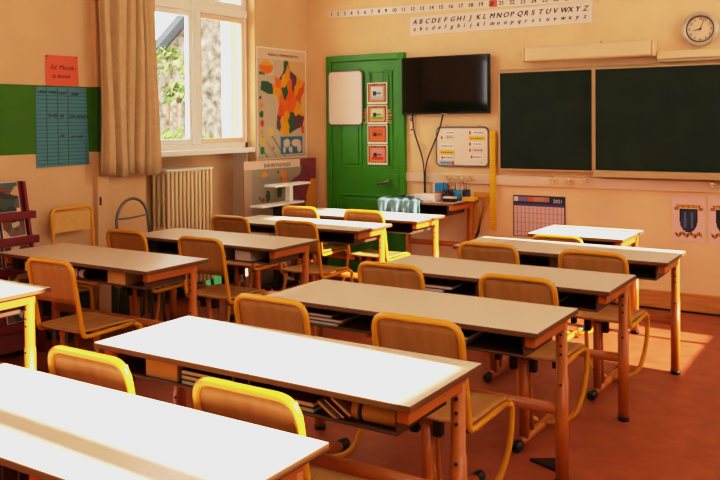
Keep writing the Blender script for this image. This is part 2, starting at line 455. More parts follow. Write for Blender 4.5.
# ------------------------------------------------------------------ notice board
t = empty('notice_board', (-3.227, W-.03, 1.268), 'white magnetic notice board with yellow and white paper slips', 'notice board')
MB().prism(rrect(0, 0, .50, .335, .035, 0), (0, .02, 0)).build('board', M['lap'], t)
MB().tube(rrect(0, 0, .507, .342, .04, .006), .010, n=6, closed=True).build('frame', M['grey'], t)
MB().box(-.17, -.155, 0, .02, .17, .19).box(.155, .17, 0, .02, .17, .19).build('hanger', M['tan'], t)
for (x0, x1, z, m, tx) in ((-.17, -.07, .125, 'paper', 'lundi'), (-.17, -.07, .085, 'pinkp', 'mardi'), (-.22, -.08, .005, 'paper', 'jeudi'), (-.225, -.075, -.052, 'yelp', 'le matin'),
                           (-.22, -.08, -.10, 'paper', 'lecture'), (-.225, -.075, -.148, 'bluel', 'ce soir'), (.10, .22, .125, 'paper', 'calcul'), (.07, .225, .075, 'yelp', 'l\'apres-midi'),
                           (.10, .21, .025, 'paper', 'dessin'), (.10, .21, -.03, 'pinkp', 'sport'), (.07, .21, -.09, 'paper', 'sciences')):
    s_ = MB().box(x0, x1, -.003, 0, z-.019, z+.019).build('paper_slip', M[m], t)
    for _ in range(1):
        # short scribbled strokes standing for the small handwriting
        q = MB(); x = x0+.02
        while x < x1-.02:
            l = random.uniform(.008, .02); q.box(x, min(x+l, x1-.01), -.0036, -.003, z-.004, z+.004); x += l+.006
        q.build('handwriting', M['ink'], s_)
q = MB(); 
for (x, z) in ((.075, .125), (.075, .025), (.075, -.03), (.09, -.09), (-.20, -.10), (-.205, .08)): q.box(x, x+.012, -.005, 0, z-.013, z+.013)
q.box(.185, .192, -.004, 0, -.14, -.133)
q.build('magnet', M['inkr'], t)
q = MB().box(-.10, -.078, -.0055, -.003, -.165, -.132).build('colour_sticker', M['orange'], t)

# ------------------------------------------------------------------ ruler, set square
t = empty('board_ruler', (-2.93, W-.03, .53), 'long yellow board ruler hanging left of the chalkboard', 'ruler')
MB().box(-.028, .028, -.006, .006, 0, .88, bevel=.002).build('blade', M['ruler'], t)
b = MB()
for k in range(43): b.box(.010 if k % 5 else -.002, .0275, -.0066, -.0055, .02+.02*k, .022+.02*k)
b.build('graduation', M['ink'], t)
b = MB()
for x, z in ((-.008, .03), (.012, .02), (0, .05)): b.cyl((x, -.007, z), (x, -.005, z), .004, n=8)
b.build('hole', M['ink'], t)
t = empty('wooden_set_square', (-3.115, W-.028, .41), 'large wooden triangle set square hanging beside the yellow ruler', 'set square')
b = MB()
b.prism([(0, 0, 0), (.045, 0, .09), (.045, 0, .455), (0, 0, .455)], (0, .014, 0)).prism([(.045, 0, .41), (.135, 0, .41), (.168, 0, .455), (.045, 0, .455)], (0, .014, 0))
b.prism([(0, 0, 0), (.168, 0, .455), (.118, 0, .41), (.045, 0, .18), (.045, 0, .09)], (0, .014, 0))
b.build('triangle', M['setw'], t)

# ------------------------------------------------------------------ chalkboards, casings, clock
def chalkboard(x0, x1, z0, z1, y, label, tray):
    t = empty('chalkboard', ((x0+x1)/2, W-y, z0), label, 'chalkboard', 'chalkboards on the front wall'); w = x1-x0; h = z1-z0
    MB().box(-w/2, w/2, 0, .02, 0, h).build('writing_surface', M['board'], t)
    b = MB(); f = .014
    b.box(-w/2-f, -w/2, -.006, .026, -f, h+f).box(w/2, w/2+f, -.006, .026, -f, h+f).box(-w/2, w/2, -.006, .026, h, h+f)
    if not tray: b.box(-w/2, w/2, -.006, .026, -f, 0)
    b.build('frame', M['alu'], t)
    if tray:
        MB().box(-w/2-f, w/2+f, -.03, .026, -.056, -.001, bevel=.006).build('chalk_tray', M['alu'], t)
chalkboard(-2.845, -2.045, 1.085, 1.908, .06, 'narrower dark green chalkboard panel beside the yellow ruler', False)
chalkboard(-2.005, -.35, 1.094, 1.905, .095, 'wider dark green chalkboard panel below the clock', True)
struct(MB().box(-2.86, -.35, W-.045, W, 1.925, 1.94).build('trim_10', M['alu']))
t = empty('projection_screen_casing', (-2.075, W-.09, 2.055), 'long pale rolled projection screen casing above the chalkboards', 'projection screen')
MB().box(-.525, .525, -.05, .06, -.062, .062, bevel=.022, seg=4).build('casing', M['cream'], t)
for x in (.531, -.531): MB().box(x-.006, x+.006, -.052, .08, -.064, .064, bevel=.004).build('end_cap', M['cream'], t)
MB().box(-.1, .1, .01, .09, .062, .082).build('wall_bracket', M['cream'], t)
t = empty('cream_light_casing', (-.9, W-.05, 1.995), 'slim cream wall casing under the clock, right of the screen casing', 'casing')
MB().box(-.63, .63, -.03, .05, -.028, .03, bevel=.008).build('casing', M['cream'], t)
MB().box(-.62, .62, -.02, .04, -.052, -.030).build('lower_lip', M['alu'], t)
t = empty('wall_clock', (-1.220, W-.02, 2.185), 'round wall clock with pale face showing two past nine above chalkboard', 'clock')
t['label'] = 'round wall clock with pale face and dark inner rim above the chalkboard'
MB().ring((0, -.02, 0), (0, 1, 0), .116, .017, n=48, k=10).build('outer_rim', M['clockr'], t)
MB().ring((0, -.022, 0), (0, 1, 0), .099, .006, n=48).build('inner_rim', M['black'], t)
MB().cyl((0, -.012, 0), (0, .01, 0), .118, n=48).build('back', M['clockr'], t)
MB().cyl((0, -.014, 0), (0, -.0, 0), .098, n=48).build('face', M['clockf'], t)
for k in range(12):
    a = math.radians(90-30*(k if k else 12))
    text(str(k if k else 12), .026, (math.cos(a)*.078, -.0155, math.sin(a)*.078-.009), FX, FZ, M['ink'], t, 'numeral', 'CENTER')
def hand(ang, l, w, name):
    dr = V((math.sin(math.radians(ang)), 0, math.cos(math.radians(ang)))); pr = V((dr.z, 0, -dr.x))
    MB().prism([pr*w-dr*.012, dr*l+pr*w*.4, dr*l-pr*w*.4, -pr*w-dr*.012], (0, -.002, 0)).build(name, M['black'], t).location = (0, -.019, 0)
hand(257, .052, .004, 'hour_hand'); hand(22, .076, .003, 'minute_hand')
MB().cyl((0, -.023, 0), (0, -.017, 0), .006, n=12).build('hub', M['black'], t)

# ------------------------------------------------------------------ number strip and alphabet strip
t = empty('number_strip', (-4.703, W-.004, 2.527), 'long pale number line strip high on the front wall', 'number strip')
slope = (2.503-2.527)/(1.15)
def strip_base(L, h, dz):
    return [(0, 0, 0), (L, 0, dz), (L, 0, dz+h), (0, 0, h)]
u = V((1, 0, slope)).normalized()
MB().prism(strip_base(3.0, .068, 3.0*slope), (0, .003, 0)).build('paper_strip', M['strip'], t)
x = .045
for k in range(1, 31):
    text(str(k), .05, (x, -.001, .018+slope*x), u, FZ, M['ink'], t, 'number', bold=.0025)
    x += .078 if k < 10 else .098
def hl(x0, x1, m): MB().prism([(x0, -.0012, slope*x0+.004), (x1, -.0012, slope*x1+.004), (x1, -.0012, slope*x1+.066), (x0, -.0012, slope*x0+.066)], (0, .0008, 0)).build('coloured_card', m, t)
hl(1.74, 1.81, M['redp']); hl(2.66, 2.72, M['redp'])
t = empty('alphabet_strip', (-3.765, W-.004, 2.296), 'pale handwriting alphabet strip above the television and chalkboard', 'alphabet strip')
MB().prism(strip_base(1.71, .168, .004), (0, .003, 0)).build('paper_strip', M['strip'], t)
xs = [.03+i*1.66/26 for i in range(26)]
for ch, x in zip('ABCDEFGHIJKLMNOPQRSTUVWXYZ', xs):
    text(ch, .062, (x, -.001, .10), FX, FZ, M['ink'], t, 'capital_letter', shear=.3, bold=.004)
    text(ch.lower(), .052, (x+.006, -.001, .040), FX, FZ, M['ink'], t, 'small_letter', shear=.3, bold=.0035)

# ------------------------------------------------------------------ calendar
t = empty('year_calendar', (-2.75, W-.006, .50), 'blue bordered year calendar below the left chalkboard', 'calendar')
cw, chh = .462, .355
MB().box(0, cw, -.002, .004, 0, chh).build('card', M['navy'], t)
def calf(a, c):
    if a < .015 or a > .985 or c < .02: return None
    if c > .80:
        if .02 < a < .70 and .86 < c < .97: return [(230, 214, 206), (130, 110, 140), (130, 110, 140), (214, 104, 50), (200, 140, 110), (190, 140, 120), (190, 120, 100)][min(6, int(a*10))]
        return None
    k = a*13 % 1
    if k < .1: return (110, 90, 120)
    if c > .74: return (70, 70, 110)
    if int(c*62) % 7 == 0: return (226, 150, 130)
    return (232, 200, 190) if int(c*62) & 1 else (214, 178, 176)
picture('month_columns', (0, -.0028, 0), FX, FZ, cw, chh, 104, 62, calf, t)
text('2021', .042, (cw-.105, -.004, chh-.055), FX, FZ, M['inkw'], t, 'year_lettering')

# ------------------------------------------------------------------ two crest posters on the right
def crest(x0, z0, w, h, shieldc, label, kind):
    t = empty('crest_poster', (x0, W-.005, z0), label, 'poster', 'crest posters')
    MB().box(0, w, -.001, .003, 0, h).build('sheet', M['pinkp'], t)
    def f(a, c):
        dx = abs(a-.5)
        if .73+.1*(.25-(a-.5)**2) < c < .80+.1*(.25-(a-.5)**2)+.0 and dx < .36: return (214, 150, 40) if int(a*30+c*20) % 5 else (150, 90, 20)
        if .70 < c < .76 and .30 < dx < .43: return (176, 112, 30)
        lim = .27 if c > .5 else .27*math.sqrt(max(0, 1-((.5-c)/.29)**2))
        if .22 < c < .735 and dx < lim:
            if dx > lim-.035 or c > .705: return (26, 26, 34)
            if abs(dx-.10) < .03 and .3 < c < .66: return tuple(min(255, q+46) for q in shieldc)
            return shieldc if (c > .52) == (a > .5) else tuple(int(q*.8) for q in shieldc)
        if .12+.03*math.sin(a*25) < c < .20+.03*math.sin(a*25) and dx < .40: return (190, 128, 34) if int(a*26) % 3 else (110, 70, 24)
        return None
    picture('crest', (0, -.0022, 0), FX, FZ, w, h, 44, 56, f, t)
crest(-1.432, .548, .243, .350, (48, 62, 92), 'pink sheet with a navy shield crest and gold ribbons under chalkboard', 0)
crest(-1.168, .552, .243, .350, (40, 36, 30), 'pink sheet with a black shield crest at the right picture edge', 1)

# ------------------------------------------------------------------ coat hooks on the rail
hooks = [(-3.345, 'first'), (-3.225, 'second'), (-3.115, 'third'), (-2.375, 'fourth'), (-2.235, 'fifth'), (-2.10, 'sixth'), (-1.125, 'seventh')]
hl_ = {0: 'round cream coat hook on the rail behind the blue carton', 1: 'round cream coat hook on the rail between two hooks above the side desk',
       2: 'round cream coat hook on the rail nearest the set square', 3: 'cream coat hook above the calendar, nearest its left side', 4: 'middle cream coat hook of the three below the left chalkboard',
       5: 'cream coat hook nearest the gap between the two chalkboards', 6: 'cream coat hook on the rail above the black crest poster'}
for i, (x, _) in enumerate(hooks):
    t = empty('coat_hook', (x, W-.022, .985), hl_[i], 'coat hook', 'coat hooks along the pale rail')
    MB().cyl((0, 0, 0), (0, -.010, 0), .030, n=16).build('rosette', M['cream'], t)
    MB().tube(fillet([(0, -.006, .004), (0, -.06, -.008), (0, -.072, .026)], .015), .011, n=8).cyl((0, -.072, .018), (0, -.073, .036), .019, n=12).build('peg', M['cream'], t)

# ------------------------------------------------------------------ left wall papers
t = empty('red_paper_note', (XL+.006, 3.687, 1.77), 'red orange paper note with handwriting on the left wall', 'paper note')
MB().prism([(0, 0, 0), (0, .278, .003), (0, .267, .215), (0, 0, .212)], (.0015, 0, 0)).build('sheet', M['redp'], t)
text('Ed. Morale', .046, (.003, .035, .115), LY, FZ, M['ink'], t, 'handwriting', shear=.35, width=.20)
text('la bonté', .042, (.003, .048, .055), LY, FZ, M['ink'], t, 'handwriting', shear=.35, width=.15)
MB().cyl((0, .01, .205), (.006, .01, .205), .006, n=8).cyl((0, .258, .208), (.006, .258, .208), .006, n=8).build('pin', M['inkr'], t)
t = empty('blue_chart', (XL+.008, 3.601, 1.20), 'large blue handwritten table chart pinned on the green band', 'chart')
MB().prism([(0, 0, 0), (0, .445, .004), (0, .425, .562), (0, 0, .558)], (.0015, 0, 0)).build('sheet', M['bluep'], t)
b = MB()
for k in range(20): b.box(.0018, .0026, .006, .432, .02+k*.0265, .0225+k*.0265)
for y in (.085, .175, .262): b.box(.0018, .0026, y, y+.003, .02, .555)
b.build('ruled_lines', M['ink'], t)
for (y, z, s_) in ((.02, .515, 'date'), (.10, .515, 'matin'), (.185, .51, 'nom'), (.29, .505, 'total'), (.095, .352, 'Emilie'), (.19, .348, 'six'), (.27, .345, 'une semaine'), (.19, .205, 'dix'), (.28, .2, 'un mois')):
    text(s_, .034, (.003, y, z), LY, FZ, M['ink'], t, 'handwriting', shear=.35)
MB().cyl((0, .008, .548), (.006, .008, .548), .006, n=8).cyl((0, .412, .552), (.006, .412, .552), .006, n=8).build('pin', M['inkr'], t)

# administrative map on the left wall near the corner
def voro(seeds, a, c, ax=1.0):
    return min(range(len(seeds)), key=lambda k: ((a-seeds[k][0])*ax)**2+(c-seeds[k][1])**2)
R_ = random.Random(11)
franc = [(.36, .70), (.26, .66), (.27, .71), (.36, .80), (.46, .88), (.54, .93), (.60, .86), (.68, .80), (.86, .73), (.90, .70), (.84, .58), (.85, .47), (.90, .40), (.80, .34), (.78, .28), (.70, .30), (.62, .22), (.52, .20), (.38, .26), (.30, .33), (.34, .44), (.32, .55), (.22, .60), (.10, .62), (.10, .68), (.20, .70), (.30, .67)]
def inside(p, poly):
    r = False; n = len(poly)
    for i in range(n):
        (x1, y1), (x2, y2) = poly[i], poly[i-1]
        if (y1 > p[1]) != (y2 > p[1]) and p[0] < (x2-x1)*(p[1]-y1)/(y2-y1)+x1: r = not r
    return r
fr2 = [(.34, .745), (.42, .72), (.50, .79), (.50, .875), (.58, .90), (.63, .80), (.74, .755), (.92, .70), (.90, .62), (.84, .56), (.84, .46), (.90, .38), (.86, .30), (.76, .28), (.68, .26), (.56, .215), (.42, .26), (.36, .29), (.38, .40), (.42, .50), (.36, .58), (.22, .585), (.08, .62), (.10, .69), (.22, .69), (.34, .66)]
fr2 = [(.52+(a-.5)*1.12, .56+(c-.56)*1.06) for a, c in fr2]
sd = [(.2, .64), (.40, .70), (.40, .60), (.47, .77), (.55, .86), (.53, .72), (.62, .78), (.66, .68), (.70, .80), (.73, .70), (.82, .66), (.88, .58), (.56, .60), (.50, .53), (.64, .56), (.60, .47), (.72, .48), (.80, .45), (.46, .44), (.42, .33), (.50, .32), (.58, .38), (.56, .26), (.68, .36), (.80, .34), (.70, .30)]
colr = [(50, 96, 66), (232, 110, 36), (232, 150, 30), (104, 70, 92), (50, 96, 66), (232, 160, 30), (232, 150, 30), (232, 110, 36), (104, 70, 92), (104, 70, 92), (232, 150, 30), (214, 90, 30), (44, 92, 62), (232, 110, 36), (232, 96, 34), (226, 110, 36), (232, 110, 36), (232, 160, 30), (226, 90, 34), (104, 70, 92), (232, 160, 30), (232, 150, 30), (232, 160, 30), (50, 96, 66), (104, 66, 80), (50, 96, 66)]
def mapf(a, c):
    if c > .905:
        return (222, 190, 160)
    if .03 < a < .32 and .76 < c < .89:
        if ((a-.17)/.14)**2+((c-.83)/.06)**2 < 1: return (232, 120, 34) if c < .85 else (236, 160, 36)
        return (60, 110, 80) if c < .79 and a < .15 else (206, 190, 166)
    if .45 < a < .92 and .03 < c < .19:
        if ((a-.85)/.05)**2+((c-.08)/.04)**2 < 1 or ((a-.53)/.03)**2+((c-.07)/.03)**2 < 1 or ((a-.58)/.07)**2+((c-.13)/.04)**2 < 1 or ((a-.78)/.10)**2+((c-.13)/.035)**2 < 1 or ((a-.66)/.04)**2+((c-.07)/.03)**2 < 1: return (214, 196, 160)
        return (58, 120, 156)
    for (x, z, r, q) in ((.07, .48, .035, (226, 150, 30)), (.07, .40, .04, (50, 110, 60)), (.08, .32, .04, (214, 80, 30)), (.07, .24, .03, (226, 150, 30)), (.08, .07, .045, (50, 120, 60)), (.93, .24, .03, (206, 80, 40)), (.93, .27, .03, (206, 80, 40)), (.10, .15, .05, (220, 180, 90)), (.30, .09, .02, (200, 90, 40)), (.25, .24, .05, (222, 190, 100)), (.05, .55, .02, (60, 50, 60))):
        if ((a-x)/r)**2+((c-z)/(r*.8))**2 < 1: return q
    if inside((a, c), fr2):
        k = voro(sd, a+.012*math.sin(c*60), c+.01*math.sin(a*50)); return colr[k]
    if a < .35 or (c < .3 and a < .6): return (190, 176, 150) if c > .2 or int(a*50+c*70) % 9 else (120, 110, 96)
    return (216, 176, 116) if a > .6 and c > .3 else (196, 178, 150)
t = empty('administrative_map', (XL+.004, 5.965, 1.150), 'tall coloured administrative map of France on the wall by the corner', 'map')
mw, mh = .775, 1.058
MB().box(-.001, .0015, 0, mw, 0, mh).build('sheet', M['paper'], t)
picture('printed_map', (.0025, .015, .012), LY, FZ, mw-.03, mh-.024, 76, 104, mapf, t)
text('FRANCE ADMINISTRATIVE', .035, (.004, mw*.52, mh-.078), LY, FZ, M['ink'], t, 'title', 'CENTER', width=.47)

# big folded map board standing in the corner
hx = [(-4.905, 5.715), (-4.905, 6.655), (-4.78, 6.73)]
t = empty('folded_map_board', (-4.9, 5.72, 0), 'large map board with mauve landmass leaning on the wall under the map', 'map')
bw, bh = .99, 1.145
dirb = V((.09, .996, 0)).normalized()
def eurof(a, c):
    if c > .93: return (222, 190, 164) if a < .76 else (132, 58, 64)
    k = min(1, max(0, (.93-c)/.16)); bd = .80-.20*k*k*(3-2*k)+.02*math.sin(c*60)
    if a > bd:
        if a > .86+.5*max(0, c-.70)-.25*max(0, .70-c) and c < .82: return (206, 132, 40)
        return (126, 54, 62) if int(a*23+c*19) % 6 else (116, 48, 56)
    if ((a-.27)/.04)**2+((c-.885)/.022)**2 < 1: return (226, 140, 30)
    if abs(a-.54+.25*(c-.82)) < .035 and .76 < c < .91: return (214, 130, 44) if c > .80 or a > .54 else (60, 96, 60)
    if ((a-.52)/.03)**2+((c-.845)/.03)**2 < 1: return (56, 96, 56)
    if ((a-.47)/.035)**2+((c-.735)/.05)**2 < 1: return (54, 88, 52)
    if ((a-.31)/.03)**2+((c-.71)/.05)**2 < 1: return (50, 84, 52)
    if ((a-.24)/.03)**2+((c-.68)/.018)**2 < 1: return (150, 64, 40)
    if ((a-.38)/.06)**2+((c-.63)/.03)**2 < 1: return (60, 60, 50)
    if ((a-.20)/.02)**2+((c-.70)/.01)**2 < 1 or ((a-.45)/.02)**2+((c-.90)/.008)**2 < 1: return (90, 80, 70)
    return (150, 138, 118) if a > .10 else (176, 148, 122)
MB().prism([(0, 0, 0), dirb*bw, dirb*bw+V((0, 0, bh)), (0, 0, bh)], V((-.996, .09, 0))*.01).build('board', M['tan'], t)
picture('printed_map', V((.001, 0, 0)), dirb, FZ, bw, bh, 80, 90, eurof, t)
text('EUROPE POLITIQUE', .045, dirb*(bw*.44)+V((.004, 0, bh-.062)), dirb, FZ, M['ink'], t, 'title', 'CENTER', width=.36)

# small white two-tier stand
t = empty('tiered_stand', (-4.70, 6.0, 0), 'small white stand with two narrow shelves in front of the maps', 'stand')
MB().box(-.07, .07, -.36, .27, .745, .765, bevel=.005, mtx=Matrix.Rotation(math.radians(0), 4, 'Z')).build('lower_shelf', M['white'], t)
MB().box(-.07, .07, -.16, .37, .915, .935, bevel=.005).build('upper_shelf', M['white'], t)
MB().box(-.025, .025, .10, .15, .765, .915).build('post', M['white'], t)
MB().box(-.03, .03, -.08, -.02, .0, .745).box(-.08, .08, -.25, .15, 0, .03).build('leg', M['dark'], t)

# ------------------------------------------------------------------ radiators
t = empty('radiator', (-5.067, 4.85, 0), 'cream column radiator under the window sill', 'radiator')
n = 12; wv = .55/n
for k in range(n):
    y = wv*(k+.5); b = MB()
    for x in (-.079, -.026, .027, .080):
        b.tube([(x, y, .135), (x, y, .15), (x, y, 1.085), (x, y, 1.10)], [.009, .0155, .0155, .009], n=10)
    for z in (.16, .62, .86, 1.075): b.box(-.09, .092, y-.009, y+.009, z-.016, z+.016, bevel=.004)
    b.build('column', M['rad'], t)
MB().box(-.095, .095, -.004, .554, 1.095, 1.12, bevel=.01).build('top_grille', M['white'], t)
MB().cyl((0, 0, .16), (0, .55, .16), .014, n=10).build('lower_header', M['rad'], t)
for y in (.03, .52): MB().cyl((0, y, 0), (0, y, .15), .014, n=10).build('foot', M['rad'], t)

# ------------------------------------------------------------------ curtain
def curtain(y0, y1, z0, label):
    t = empty('curtain', (XL+.11, (y0+y1)/2, z0), label, 'curtain'); w = y1-y0; h = 3.55-z0
    fold = [(0, .03), (.05, -.02), (.10, .045), (.17, .05), (.22, -.035), (.27, -.03), (.34, .05), (.42, .055), (.47, -.02), (.52, .03), (.57, .035), (.61, -.03), (.66, .04), (.71, .04), (.75, -.03), (.79, .035), (.86, .07), (.95, .06), (1, 0)]
    def fx(a):
        for (p, q), (r, s_) in zip(fold, fold[1:]):
            if p <= a <= r:
                k = (a-p)/(r-p); k = k*k*(3-2*k); return q*(1-k)+s_*k
        return 0
    def f(a, c):
        spread = 1+.03*(1-c)
        return (fx(a)*(1-.25*c)+.012*math.sin(a*9+c*5), (a-.5)*w*spread+.01*math.sin(c*6+a*8), c*h+.012*math.sin(a*14)*(1-c))
    MB().grid(f, 110, 20).build('cloth', M['curtain'], t, solid=.004)
    MB().cyl((0, -w/2-.1, h+.02), (0, w/2+1.2, h+.02), .012, n=8).build('rail', M['white'], t)
curtain(4.05, 4.605, 1.115, 'beige curtain hanging in folds left of the window')

# ------------------------------------------------------------------ magazine rack by the left wall
t = empty('magazine_rack', (XL+.02, 2.70, 0), 'dark red tiered magazine rack against the left wall', 'magazine rack')
prof = []
for i in range(5):
    pass
SY = .76                              # width along y, right end near y=3.38
def sidepoly(y):
    return [(0, y, 0), (.25, y, 0), (.25, y, .12), (.06, y, 1.12), (0, y, 1.12)]
for y in (SY-.02, 0): MB().prism(sidepoly(y), (0, .02, 0)).build('side_panel', M['rackm'], t)
MB().prism([(.02, .02, .05), (.23, .02, .05), (.03, .02, 1.12), (.0, .02, 1.12)], (0, SY-.04, 0)).build('back_board', M['rackm'], t)
tz = [.20, .37, .55, .735, .895]
def rx(z): return .25-(z-.12)*.19
for z in tz:
    MB().box(rx(z)-.05, rx(z)+.03, -.0, SY+.03, z-.02, z+.03, bevel=.006).build('ledge', M['rackm'], t)
# magazines standing on the ledges
def magazine(y0, w, h, tier, base, lab, ttl):
    z = tz[tier]
    o = empty('magazine', (XL+.02+rx(z)-.012, 2.70+y0, z+.031), lab, 'magazine', 'magazines standing on the red rack')
    tilt = math.radians(-10.7)
    R = Matrix.Rotation(tilt, 4, 'Y')
    uu = V((0, 1, 0)); vv = R @ V((0, 0, 1))
    MB().box(-.006, 0, 0, w, 0, h, mtx=R).build('pages', M['paper'], o)
    rr = random.Random(int(y0*1000)+tier*77)
    sds = [(rr.random(), rr.random()*.85) for _ in range(16)]
    pal = [base, tuple(int(q*.55) for q in base), (196, 150, 96), (44, 46, 40), (120, 64, 40), (222, 196, 150), (60, 74, 60)]
    cs = [pal[rr.randrange(len(pal))] for _ in sds]
    def f(a, c):
        if c > .84: return base
        return cs[voro(sds, a, c)]
    picture('cover', V((.0012, .004, .004)), uu, vv, w-.008, h-.008, 22, 28, f, o)
    if ttl: text(ttl, .045, V((.003, w*.5, 0))+vv*(h*.87), uu, vv, M['inkw'], o, 'masthead', 'CENTER', width=w*.8)
mags = [(4, .50, .20, .20, (74, 92, 100), 'upright magazine with blue grey header on the top rack ledge, nearest the rack end', None),
        (4, .27, .21, .20, (150, 110, 70), 'magazine on the top rack ledge, cut by the left picture edge', None),
        (3, .55, .17, .15, (200, 170, 130), 'pale patterned magazine on the second rack ledge, nearest the rack end', None),
        (3, .33, .20, .15, (90, 96, 84), 'dark magazine on the second rack ledge, further left', None),
        (2, .54, .19, .15, (160, 110, 60), 'brown magazine on the third rack ledge, at its right end', None),
        (2, .32, .20, .15, (100, 70, 50), 'dim magazine on the third rack ledge, at the picture edge', None),
        (1, .55, .18, .15, (200, 160, 90), 'yellowish magazine on the fourth rack ledge, seen below the desk', None),
        (0, .50, .22, .14, (214, 190, 150), 'cream magazine on the lowest rack ledge by the floor', None)]
for (ti, y0, w, h, base, lab, ttl) in mags: magazine(y0, w, h, ti, base, lab, ttl)

# ------------------------------------------------------------------ pupil desks
HZ = .715
def make_desk(L=1.30, D=.48, hz=HZ, name='school_desk', label='', trays=2):
    t = empty(name, (0, 0, 0), label, 'desk')
    b = MB().box(-L/2, L/2, -D/2, D/2, hz-.022, hz, bevel=.004, m=M['top'])
    top = b.build('tabletop', M['top'], t)
    top.data.materials.append(M['edge'])
    for p in top.data.polygons:
        if p.normal.z < .5: p.material_index = 1
    lx = L/2-.04; ly = D/2-.095
    for s in (-1, 1):
        lg = MB().tube([(s*lx, ly, .02), (s*lx, ly, .44), (s*lx, ly, .4405), (s*lx, ly, hz-.045)], [.027, .027, .0235, .0235], n=14).build('leg', M['leg'], t)
        for z in (.42, .545, .58, .625, .655):
            rr = .0275 if z < .44 else .0240
            MB().cyl((s*lx+.0035, ly-rr+.002, z+hz-.715), (s*lx+.004, ly-rr-.001, z+hz-.715), .0055, n=8).build('adjusting_hole', M['black'], lg)
        MB().cyl((s*lx, ly, 0), (s*lx, ly, .022), .029, n=14).build('foot_cap', M['black'], lg)
        MB().box(s*lx-.02, s*lx+.02, -D/2+.03, ly+.02, hz-.066, hz-.023, bevel=.004).build('end_rail', M['leg'], t)
    MB().tube([(-lx+.02, ly, .31+hz-.715), (lx-.02, ly, .31+hz-.715)], .024, n=12).build('stretcher', M['leg'], t)
    spans = [(-L/2+.07, -.03), (.03, L/2-.07)] if trays == 2 else [(-L/2+.08, L/2-.08)]
    for (x0, x1) in spans:
        q = MB(); y0, y1, z0, z1 = -D/2+.05, D/2-.12, hz-.112, hz-.0225
        q.box(x0, x1, y0, y1, z0, z0+.005).box(x0, x0+.006, y0, y1, z0, z1).box(x1-.006, x1, y0, y1, z0, z1).box(x0, x1, y1-.006, y1, z0, z1)
        q.cyl((x0, y0, z0+.005), (x1, y0, z0+.005), .006, n=8)
        q.build('book_tray', M['tray'], t)
    return t
proto = make_desk(label='beige topped double desk in the right column, nearest the camera')
DESKS = [  # right end x, centre y, label
    (-1.155, 1.418, 'double desk closest to the camera, sunlit top with a tan shadow stripe'),
    (-1.11, 2.22, 'sunlit white topped double desk holding a tan box and folders in its trays'),
    (-1.09, 3.145, 'shaded beige double desk directly behind the two chairs in the picture centre'),
    (-1.075, 4.02, 'shaded beige double desk, fourth back in the right hand column'),
    (-1.02, 4.945, 'double desk in the right column with only its far edge sunlit'),
    (-3.40, 2.31, 'double desk cut by the left picture edge, nearest in the left column'),
    (-3.315, 3.315, 'double desk beside the magazine rack with a white pencil case underneath'),
    (-3.21, 4.26, 'double desk in front of the radiator with papers stacked in its tray'),
    (-3.205, 5.225, 'narrow looking bright double desk, second from the green door'),
    (-3.12, 5.945, 'bright double desk standing closest to the green door')]
dk = {}
for i, (xr, yc, lab) in enumerate(DESKS):
    o = proto if i == 0 else copy_tree(proto)
    o.location = (xr-.65, yc, 0); tag(o, lab, 'desk', 'double school desks'); dk[i] = o
sg = make_desk(.66, .54, name='single_desk', label='single sunlit desk behind the right column, against the front wall', trays=1)
sg.location = (-1.795, 5.745, 0); tag(sg, group='single desks')
sg2 = make_desk(.70, .50, hz=.81, name='single_desk', trays=1); sg2.location = (-3.415, 6.485, 0); tag(sg2, group='single desks'); tag(sg2, 'single desk loaded with cartons and pots below the notice board', 'desk')

